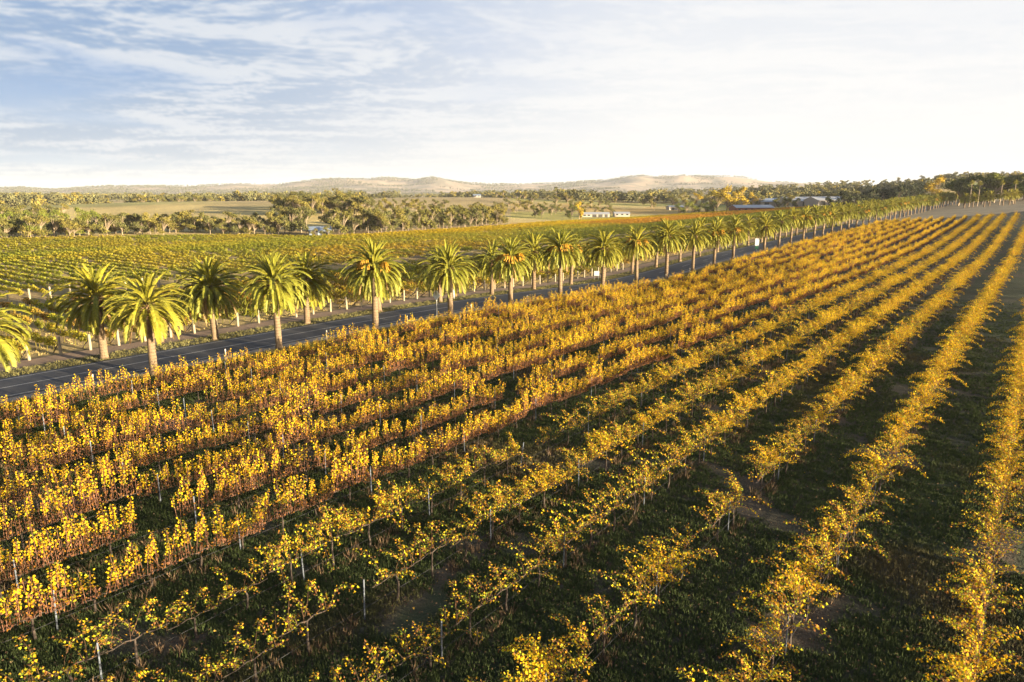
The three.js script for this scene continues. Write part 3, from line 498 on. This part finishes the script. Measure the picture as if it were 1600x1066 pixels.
{
  const hN = [9.4, 9.3, 9.8, 10.6, 9.6, 9.8, 10.8, 10.8, 11.2, 12.0, 10.8, 10.4, 10.1, 9.8, 10.6, 11.2, 10.6, 10.9, 10.4], hF = [9.1, 9.0, 8.8, 8.0, 8.1, 8.6, 10.0, 9.6, 9.1, 9.5, 9.6];
  const fruitN = { 3: 4, 5: 6, 6: 5, 8: 5, 11: 5, 12: 5, 16: 4, 18: 4 }, fruitF = { 7: 4 };
  const addRow = (v0, us, h, fruit, nearCount, where, grp, sd) => {
    let n = 0; us.forEach((u, i) => {
      const R = rng(sd + i), near = i < nearCount, f = fruit[i] ?? (i > 18 && R() < 0.3 ? 3 : 0), g = palm(u, roadV(u) + 65.1 + v0 + (R() - 0.5) * 0.5, h[i] ?? 9 + R() * 1.3, near, near ? f : f ? 4 : 0, sd * 3 + i, Math.floor(R() * 3), (R() - 0.5) * 0.09);
      n++; add(g, 'date_palm'); tag(g, `${f ? 'date palm with orange fruit' : 'feathery green date palm'}, ${ord(n)} from the left ${where}`, 'palm tree', grp);
    });
  };
  const un = [], uf = []; for (let i = 0; i < 58; i++) un.push(i < 13 ? [14, 26.3, 38.9, 51.7, 64.1, 77.3, 90.2, 102.8, 115.5, 128.8, 142.1, 153.7, 165.1][i] : 188.8 + (i - 13) * 12.2); for (let i = 0; i < 52; i++) uf.push([26.3, 37.4, 49.2, 60.6, 72.7, 84.5, 96.1, 108, 120.4, 131.8, 143.7][i] ?? 143.7 + (i - 10) * 12.1);
  addRow(-60.0, un, hN, fruitN, 13, 'beside the golden vines', 'palms on the vineyard side of the road', 500);
  addRow(-69.6, uf, hF, fruitF, 9, 'across the road', 'palms on the far side of the road', 700);
}

// ---------------------------------------------------------------- trees
const LEAFY = {
  gum: [[0.15, 0.135, 0.030], [0.20, 0.165, 0.034], [0.12, 0.115, 0.034]], green: [[0.135, 0.15, 0.02], [0.165, 0.17, 0.022]], dark: [[0.035, 0.042, 0.017], [0.045, 0.05, 0.018]], gold: [[0.42, 0.29, 0.02], [0.33, 0.26, 0.025]], pine: [[0.10, 0.105, 0.02], [0.115, 0.112, 0.02]]
};
const leafMats = {}; for (const k in LEAFY) leafMats[k] = LEAFY[k].map(c => new THREE.MeshPhysicalMaterial({ color: new THREE.Color().setRGB(...c), vertexColors: true, roughness: 0.9, transmission: 0.12, thickness: 0, specularIntensity: 0.4 }));
const paleTrunk = mat(0.30, 0.225, 0.145, 0.9), darkTrunk = mat(0.13, 0.095, 0.065, 0.95);
function treeGeo(seed, o) { // unit: height 10
  const R = rng(seed), w = new GB(), l = new GB(), tips = [];
  const lean = (R() - 0.5) * 1.2, fork = o.fork * 10;
  w.tube([[0, -0.3, 0], [lean * 0.2, fork * 0.5, (R() - 0.5) * 0.4], [lean * 0.5, fork, 0]], o.girth, o.girth * 0.7, 6, [1, 1, 1]);
  for (let k = 0; k < o.limbs; k++) {
    const a = k / o.limbs * 6.28 + R(), out = o.spread * (0.35 + 0.65 * R()), y = mix(o.low, 0.93, Math.pow((k + R()) / o.limbs, 0.8)) * 10, ins = o.round ? Math.sqrt(Math.max(0.05, 1 - Math.pow((y / 10 - (o.low + 0.95) / 2) / ((0.95 - o.low) / 2 + 0.04), 2))) : mix(1.0, 0.6, y / 10);
    const p = V3(lean * 0.5 + Math.cos(a) * out * ins, y, Math.sin(a) * out * ins); tips.push(p);
    if (!o.cone || k % 3 === 0) w.tube([[lean * 0.5, Math.min(fork, y * 0.8), 0], [lean * 0.5 + Math.cos(a) * out * ins * 0.4, mix(Math.min(fork, y), y, 0.55), Math.sin(a) * out * ins * 0.4], [p.x, p.y - 0.2, p.z]], o.girth * 0.42, 0.05, 4, [1, 1, 1]);
  }
  for (const p of tips) {
    const cr = o.clump * (0.7 + 0.6 * R()), tone = 0.72 + 0.55 * R();
    for (let k = 0; k < o.leaves; k++) {
      const d = rndDir(R, 0.12), rr = Math.pow(R(), 0.45), q = V3(p.x + d.x * cr * rr, p.y + d.y * cr * rr * o.flat, p.z + d.z * cr * rr), s = o.size * (0.6 + 0.8 * R()), f = tone * (0.75 + 0.5 * R()), c = [f * (1 + 0.15 * (R() - 0.5)), f, f];
      const n = rndDir(R, 0.3).addScaledVector(d, 0.9).normalize(), a1 = n.clone().cross(rndDir(R)).normalize(), a2 = n.clone().cross(a1);
      const A = l.v(q.x - a1.x * s, q.y - a1.y * s, q.z - a1.z * s, c), B = l.v(q.x + a2.x * s * 0.6, q.y + a2.y * s * 0.6, q.z + a2.z * s * 0.6, c), Cc = l.v(q.x + a1.x * s, q.y + a1.y * s, q.z + a1.z * s, c), Dd = l.v(q.x - a2.x * s * 0.6, q.y - a2.y * s * 0.6, q.z - a2.z * s * 0.6, c); l.quad(A, B, Cc, Dd);
    }
  }
  return { wood: w.build(), crown: l.build() };
}
const many = (n, s, o) => [...Array(n)].map((_, i) => treeGeo(s + i, o));
const TREES = {
  gum: many(6, 2000, { fork: 0.2, girth: 0.22, limbs: 32, spread: 4.9, low: 0.14, clump: 1.35, leaves: 46, flat: 0.8, size: 0.30, round: true }),
  tallgum: many(4, 2100, { fork: 0.3, girth: 0.15, limbs: 22, spread: 3.2, low: 0.18, clump: 1.2, leaves: 50, flat: 0.85, size: 0.28 }),
  round: many(4, 2200, { fork: 0.16, girth: 0.25, limbs: 26, spread: 4.2, low: 0.14, clump: 1.45, leaves: 60, flat: 0.9, size: 0.28, round: true }),
  pine: many(4, 2300, { fork: 0.35, girth: 0.32, limbs: 34, spread: 5.0, low: 0.14, clump: 1.35, leaves: 70, flat: 0.6, size: 0.26, round: true }),
  column: many(3, 2400, { fork: 0.2, girth: 0.2, limbs: 22, spread: 2.6, low: 0.1, clump: 1.15, leaves: 56, flat: 1.0, size: 0.28, round: true }),
  small: many(3, 2500, { fork: 0.2, girth: 0.25, limbs: 8, spread: 4.6, low: 0.3, clump: 1.9, leaves: 17, flat: 0.8, size: 0.8, round: true })
};
let treeSeed = rng(4242);
function tree(kind, tone, x, z, h, name, label, category, group, wide = 1) {
  const R = treeSeed, t = TREES[kind][Math.floor(R() * TREES[kind].length)], g = new THREE.Group(), mm = leafMats[tone];
  part('trunk', t.wood, tone === 'dark' || tone === 'pine' ? darkTrunk : paleTrunk, g); part('crown', t.crown, mm[Math.floor(R() * mm.length)], g);
  g.position.set(x, ground(x, z), z); g.rotation.y = R() * 6.28; const s = h / 10; g.scale.set(s * wide * (0.9 + 0.25 * R()), s, s * wide * (0.9 + 0.25 * R()));
  add(g, name); tag(g, label, category, group); return g;
}
function belt(n, px0, px1, d0, d1, h0, h1, kind, tone, name, words, category, group, opt = {}) {
  const R = treeSeed, spots = [];
  for (let k = 0; k < n; k++) { const px = mix(px0, px1, (k + R()) / n), d = opt.line ? opt.line(px) + R() * (d1 - d0) : mix(d0, d1, R()), [x, z] = AT(px, d); if (Math.abs(px - 496) < 20 && d < 330) continue; spots.push([px, x, z]); }
  spots.sort((a, b) => a[0] - b[0]);
  spots.forEach(([, x, z], i) => { const kd = Array.isArray(kind) ? kind[Math.floor(R() * kind.length)] : kind, tn = Array.isArray(tone) ? tone[Math.floor(R() * tone.length)] : tone; tree(kd, tn, x, z, mix(h0, h1, R()), name, words.replace('#', ord(i + 1)), category, group, opt.wide ?? 1); });
}
const edgeDist = px => { const t = (px - 800) / 1092; let d = 250; for (let k = 0; k < 40; k++) { const x = d * Math.sin(Math.atan(t)), need = edgeAhead(x); d += (need - d * Math.cos(Math.atan(t))) * 0.5; } return d + 7; };
belt(74, -20, 425, 0, 26, 4.5, 9.5, ['gum', 'gum', 'tallgum'], 'gum', 'gum_tree', 'olive gum tree, # from the left along the left vineyard edge', 'tree', 'gum trees along the left vineyard edge', { line: edgeDist, wide: 1.1 });
belt(16, -30, 150, 330, 400, 7, 10, 'round', 'green', 'broadleaf_tree', 'bright green rounded tree, # from the left behind the far left gum trees', 'tree', 'bright green trees at far left');
belt(14, -30, 95, 420, 470, 7, 10, 'gum', 'gum', 'gum_tree', 'dull gum tree, # from left, above the bright green trees at far left', 'tree', 'gum trees above the bright green trees');
belt(74, 420, 790, 0, 34, 7, 11.5, ['tallgum', 'tallgum', 'gum'], ['gum', 'gum', 'gum'], 'gum_tree', 'pale trunked gum tree, # from the left along the middle vineyard edge', 'tree', 'gum trees along the middle vineyard edge', { line: edgeDist });
belt(46, 425, 570, 400, 500, 7.5, 11.5, ['gum', 'round'], 'gum', 'gum_tree', 'dense gum tree, # from the left on the wooded knoll', 'tree', 'gum trees on the wooded knoll');
belt(28, 570, 780, 380, 540, 6.5, 9.5, ['gum', 'gum', 'tallgum'], 'gum', 'gum_tree', 'gum tree, # from left, below the straw coloured field in the middle', 'tree', 'gum trees below the middle field');
belt(24, 770, 960, 500, 640, 6, 9.5, ['gum', 'round'], 'gum', 'gum_tree', 'gum tree, # from the left in the valley behind the white building', 'tree', 'gum trees in the valley');
belt(18, 195, 335, 790, 850, 9, 13, ['round', 'gum'], 'gum', 'gum_tree', 'dusky tree, # from the left on the crest of the pale left field', 'tree', 'trees on the left field crest');
belt(26, 770, 1020, 640, 1000, 7, 12, ['gum', 'round'], 'gum', 'gum_tree', 'hazy gum tree, # from the left beyond the long white building', 'tree', 'gum trees beyond the white building');
belt(36, 1010, 1360, 700, 1000, 10, 15, ['gum', 'round'], ['gum', 'gum', 'gold'], 'gum_tree', 'sunlit gum tree, # from the left behind the orange vine block', 'tree', 'gum trees behind the orange vines');
belt(12, 1365, 1600, 1330, 1500, 9, 14, ['gum', 'round'], 'gum', 'skyline_tree', 'small tree, # from the left on the right skyline', 'tree', 'trees on the right skyline');
for (const [px, d, h, k, t, l] of [[487, 289, 3.4, 'round', 'gum', 'olive shrub left of the blue grey shed'], [500, 287, 2.6, 'round', 'gum', 'low olive shrub before the blue grey shed'], [509, 290, 4.2, 'round', 'gum', 'olive shrub right of the blue grey shed'], [893, 452, 10, 'round', 'pine', 'dark tree at the left end of the long white building'], [906, 455, 12, 'column', 'gold', 'golden tree beside the dark tree at the white building'], [836, 470, 9, 'gum', 'pine', 'dark tree pair, left one, left of the white building'], [846, 474, 9, 'gum', 'pine', 'dark tree pair, right one, left of the white building'], [1138, 610, 21, 'round', 'gold', 'tall golden poplar left of the low farmhouse'], [1122, 625, 17, 'round', 'gold', 'golden tree behind the row of small round trees'], [1160, 700, 20, 'gum', 'gold', 'big gold and brown tree behind the low farmhouse'], [1216, 690, 9, 'round', 'pine', 'dark bushy tree before the left winery shed'], [1230, 686, 10, 'round', 'pine', 'dark bushy tree between the farmhouse and the winery sheds'], [1246, 680, 8.5, 'round', 'pine', 'small dark tree before the middle winery shed'], [1463, 640, 21, 'round', 'gold', 'large sunlit tree at the far end of the palm avenue']]) { const [x, z] = AT(px, d); tree(k, t, x, z, h, 'broadleaf_tree', l, 'tree'); }
for (let i = 0; i < 6; i++) { const [x, z] = AT(1063 + i * 10.5, 560 + i * 3); tree('round', 'green', x, z, 8.2 + (i % 3) * 0.6, 'orchard_tree', `small round yellow green tree, ${ord(i + 1)} from left in the short row`, 'tree', 'short row of round trees'); }
// dark windbreak beyond the far palms, pines on the rise at right
for (let i = 0; i < 30; i++) { const u = 425 + i * 11.5, [x, z] = XZ(u, -96 - 4 * treeSeed()); tree('column', 'dark', x, z, 9.5 + 3.5 * treeSeed() + i * 0.1, 'windbreak_tree', `dark evergreen, ${ord(i + 1)} from the left in the windbreak behind the palms`, 'tree', 'dark windbreak behind the palms', 1.35); }
{
  const R = treeSeed, spots = []; for (let i = 0; i < 20; i++) spots.push([1500 + i * 9.2, 520 + R() * 90, 15 + 6 * R()]);
  spots.forEach(([px, d, h], i) => { const [x, z] = AT(px, d); tree('pine', i % 3 ? 'pine' : 'green', x, z, h, 'pine_tree', `broad crowned pine, ${ord(i + 1)} from the left on the rise at right`, 'tree', 'pines on the rise at right', 1.1); });
}
// palms before the pines
[[1510, 498], [1523, 505], [1541, 492], [1549, 500], [1570, 492], [1580, 497], [1588, 503]].forEach(([px, d], i) => { const [x, z] = AT(px, d), [u, v] = UV(x, z), g = palm(u, v, 9.2, false, 0, 3100 + i, 1); add(g, 'date_palm'); tag(g, `squat golden date palm, ${ord(i + 1)} from the left in front of the pines`, 'palm tree', 'date palms in front of the pines'); });
[[1517, 512, 15], [1530, 514, 13.8], [1564.5, 508, 13], [1585.5, 510, 12.6]].forEach(([px, d, h], i) => {
  const [x, z] = AT(px, d), g = new THREE.Group(), b = new GB(); b.tube([[0, -0.2, 0], [0.1, h * 0.5, 0], [0, h, 0]], 0.3, 0.18, 7, [1, 1, 1]); part('trunk', b.build(), paleTrunk, g);
  const c = part('crown', farCrowns[i % 4], frondMats[1], g); c.scale.setScalar(0.42); c.position.y = h - 0.3; g.position.set(x, ground(x, z), z); add(g, 'fan_palm'); tag(g, `tall thin palm, ${ord(i + 1)} from the left rising before the pines`, 'palm tree', 'tall thin palms before the pines');
});
// far woods and hillside scrub
{
  const R = rng(606), spots = [], scrub = [];
  for (let k = 0; k < 26000 && spots.length < 6500; k++) { const px = -80 + R() * 1760, d = 760 + R() * R() * 3200, [x, z] = AT(px, d), n = fbm(x / 210 + 3, z / 330 + 8, 3) + 0.25 * fbm(x / 40, z / 40, 2); if (n < 0.12 - 0.12 * sm(1500, 3200, d)) continue; const [hx, hz] = AT(270, 660), [gx, gz] = AT(690, 740); if (Math.hypot(x - hx, z - hz) < 190 || Math.hypot(x - gx, z - gz) < 130) continue; const [u, v] = UV(x, z); if (v > -85 && d < 1300) continue; const f = 0.75 + 0.5 * R(), h = 0.7 + R() * 0.7; spots.push({ x, y: ground(x, z) - 0.3, z, ry: R() * 6.28, s: h, sy: h * (0.8 + 0.4 * R()), c: R() < 0.2 ? [0.22 * f, 0.17 * f, 0.03 * f] : [0.125 * f, 0.115 * f, 0.042 * f] }); }
  for (let k = 0; k < 60000 && scrub.length < 13000; k++) { const px = -80 + R() * 1760, d = 3300 + R() * 3500, [x, z] = AT(px, d), n = fbm(x / 300, z / 300, 4) + 0.5 * fbm(x / 900 + 5, z / 900, 2); if (n < 0.04 + 0.12 * sm(700, 1000, px)) continue; const f = 0.8 + 0.4 * R(); scrub.push({ x, y: ground(x, z) - 1, z, ry: R() * 6.28, s: 0.9 + R() * 0.8, c: [0.10 * f, 0.098 * f, 0.055 * f] }); }
  const cm = new THREE.MeshStandardMaterial({ vertexColors: true, roughness: 1 }), gs = TREES.small.map(t => t.crown);
  scatter('far_woods', gs, cm, 'dusty green woods scattered over the plain below the hills', 'woods', spots);
  scatter('hill_scrub', gs, cm, 'grey green scrub dotted over the distant hills', 'scrub', scrub);
  console.log('woods', spots.length, scrub.length);
}

// ---------------------------------------------------------------- buildings
const cream = mat(0.34, 0.29, 0.235, 0.9), tin = mat(0.44, 0.43, 0.41, 0.45, { metalness: 0.3 }), blueTin = mat(0.24, 0.29, 0.36, 0.5, { metalness: 0.3 }), brickWall = mat(0.28, 0.12, 0.07, 0.9), doorMat = mat(0.05, 0.045, 0.04, 0.8), glass = mat(0.03, 0.035, 0.04, 0.1);
function shed(px, d, w, dep, h, rise, turn, wallM, roofM, name, label, category, openings = [], group) {
  const [x, z] = AT(px, d), g = new THREE.Group(), W = w / 2, Dp = dep / 2;
  const s = new THREE.Shape(); s.moveTo(-Dp, -1); s.lineTo(Dp, -1); s.lineTo(Dp, h); s.lineTo(0, h + rise); s.lineTo(-Dp, h); s.closePath();
  const wg = new THREE.ExtrudeGeometry(s, { depth: w, bevelEnabled: false }); wg.translate(0, 0, -W); wg.rotateY(Math.PI / 2); part('wall', wg, wallM, g);
  const L = Math.hypot(Dp, rise) + 0.5, an = Math.atan2(rise, Dp);
  for (const q of [-1, 1]) { const rg = new THREE.BoxGeometry(w + 0.8, 0.12, L); rg.translate(0, 0.07, q * L / 2); rg.rotateX(q * an); rg.translate(0, h + rise + 0.04, 0); part('roof', rg, roofM, g); }
  for (const [ox, oy, ow, oh, kind] of openings) { const og = new THREE.BoxGeometry(ow, oh, 0.14); og.translate(ox, oy + oh / 2, Dp + 0.03); const p = part(kind, og, kind === 'window' ? glass : doorMat, g); if (kind === 'window') { const sg = new THREE.BoxGeometry(ow + 0.3, 0.12, 0.24); sg.translate(ox, oy - 0.06, Dp + 0.06); part('sill', sg, cream, p); } }
  g.position.set(x, ground(x, z), z); g.rotation.y = turn; add(g, name); tag(g, label, category, group); return g;
}
const doorsIn = (w, n, h) => [...Array(n)].map((_, i) => [(i + 0.5) / n * w - w / 2, 0, w / n * 0.42, h, 'door']);
const winsIn = (w, n) => [...Array(n)].map((_, i) => [(i + 0.5) / n * w - w / 2, 1.1, Math.min(1.8, w / n * 0.4), 1.1, 'window']);
shed(496, 296, 8.5, 7, 2.3, 1.3, 0.3, blueTin, blueTin, 'shed', 'blue grey tin roofed shed in a gap of the gum trees', 'shed', [[-2, 0, 2.2, 2, 'door'], [2, 0, 1.6, 1.9, 'door']]);
shed(930, 500, 20, 8, 2.0, 1.2, 0.1, cream, tin, 'long_building', 'long low white building in front of the valley vines', 'building', [[-8, 0.8, 1.8, 0.9, 'window'], [-5, 0.8, 1.8, 0.9, 'window'], [-1, 0, 3, 1.8, 'door'], [3.4, 0, 3, 1.8, 'door'], [7.5, 0, 2.2, 1.8, 'door']]);
shed(972, 510, 11, 7, 2.1, 1.1, 0.05, cream, tin, 'long_building', 'small white shed right of the long low building', 'building', winsIn(11, 3));
shed(1176, 590, 34, 11, 3.0, 2.0, 0.25, brickWall, tin, 'farmhouse', 'low brick farmhouse with a pale roof behind orange vines', 'house', winsIn(34, 6));
shed(1157, 600, 9, 8, 3.6, 1.4, 0.25, cream, tin, 'farm_shed', 'small white shed at the left end of the brick farmhouse', 'shed', doorsIn(9, 1, 2.6));
shed(1222, 760, 56, 30, 4.2, 3.4, 0.1, cream, blueTin, 'winery_shed', 'big grey roofed winery shed, left one of three', 'warehouse', doorsIn(56, 5, 3.6));
shed(1262, 740, 52, 32, 4.6, 3.8, 0.1, cream, tin, 'winery_shed', 'big white roofed winery shed, middle one of three', 'warehouse', doorsIn(52, 5, 3.8));
shed(1300, 720, 40, 26, 4.2, 3.2, 0.1, cream, tin, 'winery_shed', 'big pale winery shed, rightmost of three behind the palms', 'warehouse', doorsIn(40, 4, 3.6));
shed(745, 850, 9, 7, 2.4, 1.4, 0.2, cream, blueTin, 'farmhouse', 'tiny grey roofed house beyond the straw field in the middle', 'house', winsIn(16, 4));
shed(898, 1050, 22, 10, 4, 2, 0.2, cream, tin, 'farmhouse', 'tiny white house among hazy trees beyond the valley field', 'house', winsIn(22, 5));
shed(1056, 640, 14, 7, 2.6, 1.2, 0.2, cream, tin, 'farm_shed', 'tiny white shed left of the row of round trees', 'shed', doorsIn(14, 2, 2));

// ---------------------------------------------------------------- signs and poles
const pole = mat(0.45, 0.45, 0.46, 0.5, { metalness: 0.5 }), signBack = mat(0.55, 0.56, 0.57, 0.5, { metalness: 0.3 }), signWhite = mat(0.75, 0.74, 0.7, 0.6), greenPaint = mat(0.05, 0.2, 0.1, 0.6), timber = mat(0.22, 0.17, 0.12, 0.95);
const tubeGeo = (r, h) => { const g = new THREE.CylinderGeometry(r, r, h + 0.3, 8); g.translate(0, h / 2 - 0.15, 0); return g; };
function sign(u, v, build, name, label, turn = 0) { const [x, z] = XZ(u, v), g = new THREE.Group(); build(g); g.position.set(x, ground(x, z) + 0.05, z); g.rotation.y = turn; add(g, name); tag(g, label, 'sign'); }
sign(63.0, -61.2, g => { part('pole', tubeGeo(0.05, 3.0), pole, g); const p = new THREE.BoxGeometry(0.95, 0.95, 0.03); p.rotateZ(Math.PI / 4); p.translate(0, 2.75, 0.07); part('plate', p, signBack, g); for (const y of [2.5, 3.0]) { const c = new THREE.BoxGeometry(0.5, 0.05, 0.05); c.translate(0, y, 0.035); part('bracket', c, pole, g); } }, 'road_sign', 'diamond road sign seen from behind beside a palm', -0.5);
sign(76.5, -70.6, g => { part('pole', tubeGeo(0.07, 4.4), signWhite, g); const c = new THREE.BoxGeometry(0.5, 0.22, 0.05); c.translate(0.1, 4.3, 0.08); part('plate', c, signWhite, g); }, 'street_name_post', 'tall white post on the grass verge between palms', -0.4);
sign(118.5, -70.4, g => { part('leg', new THREE.BoxGeometry(0.06, 1.0, 0.06).translate(-0.4, 0.4, 0), pole, g); part('leg', new THREE.BoxGeometry(0.06, 1.0, 0.06).translate(0.4, 0.4, 0), pole, g); part('panel', new THREE.BoxGeometry(1.0, 0.9, 0.06).translate(0, 1.35, 0.07), signWhite, g); }, 'notice_board', 'small white board sign beside a far palm trunk', -0.2);
sign(186.5, -61.3, g => { part('pole', tubeGeo(0.06, 3.4), pole, g); part('panel', new THREE.BoxGeometry(1.0, 1.9, 0.06).translate(0, 2.6, 0.1), signWhite, g); part('lower_panel', new THREE.BoxGeometry(0.8, 0.8, 0.05).translate(0, 1.1, 0.1), greenPaint, g); }, 'road_sign', 'white and green upright sign at the near road edge', -0.2);
for (const [px, d, l] of [[1024, 620, 'timber power pole in the valley right of the white building'], [808, 560, 'timber power pole standing left of the pale low shed'], [869, 700, 'timber power pole in the valley above the dark trees']]) { const [x, z] = AT(px, d), g = new THREE.Group(), t = tubeGeo(0.17, 12); part('pole', t, timber, g); part('crossarm', new THREE.BoxGeometry(2.4, 0.16, 0.16).translate(0, 11.2, 0.2), timber, g); for (const q of [-1, 0.1, 1]) part('insulator', new THREE.CylinderGeometry(0.06, 0.08, 0.25, 6).translate(q, 11.4, 0.2), signWhite, g); g.position.set(x, ground(x, z), z); add(g, 'power_pole'); tag(g, l, 'power pole'); }

scene.fog = new THREE.FogExp2(new THREE.Color().setRGB(0.94, 0.95, 0.96), 0.00005);
renderer.render(scene, camera);
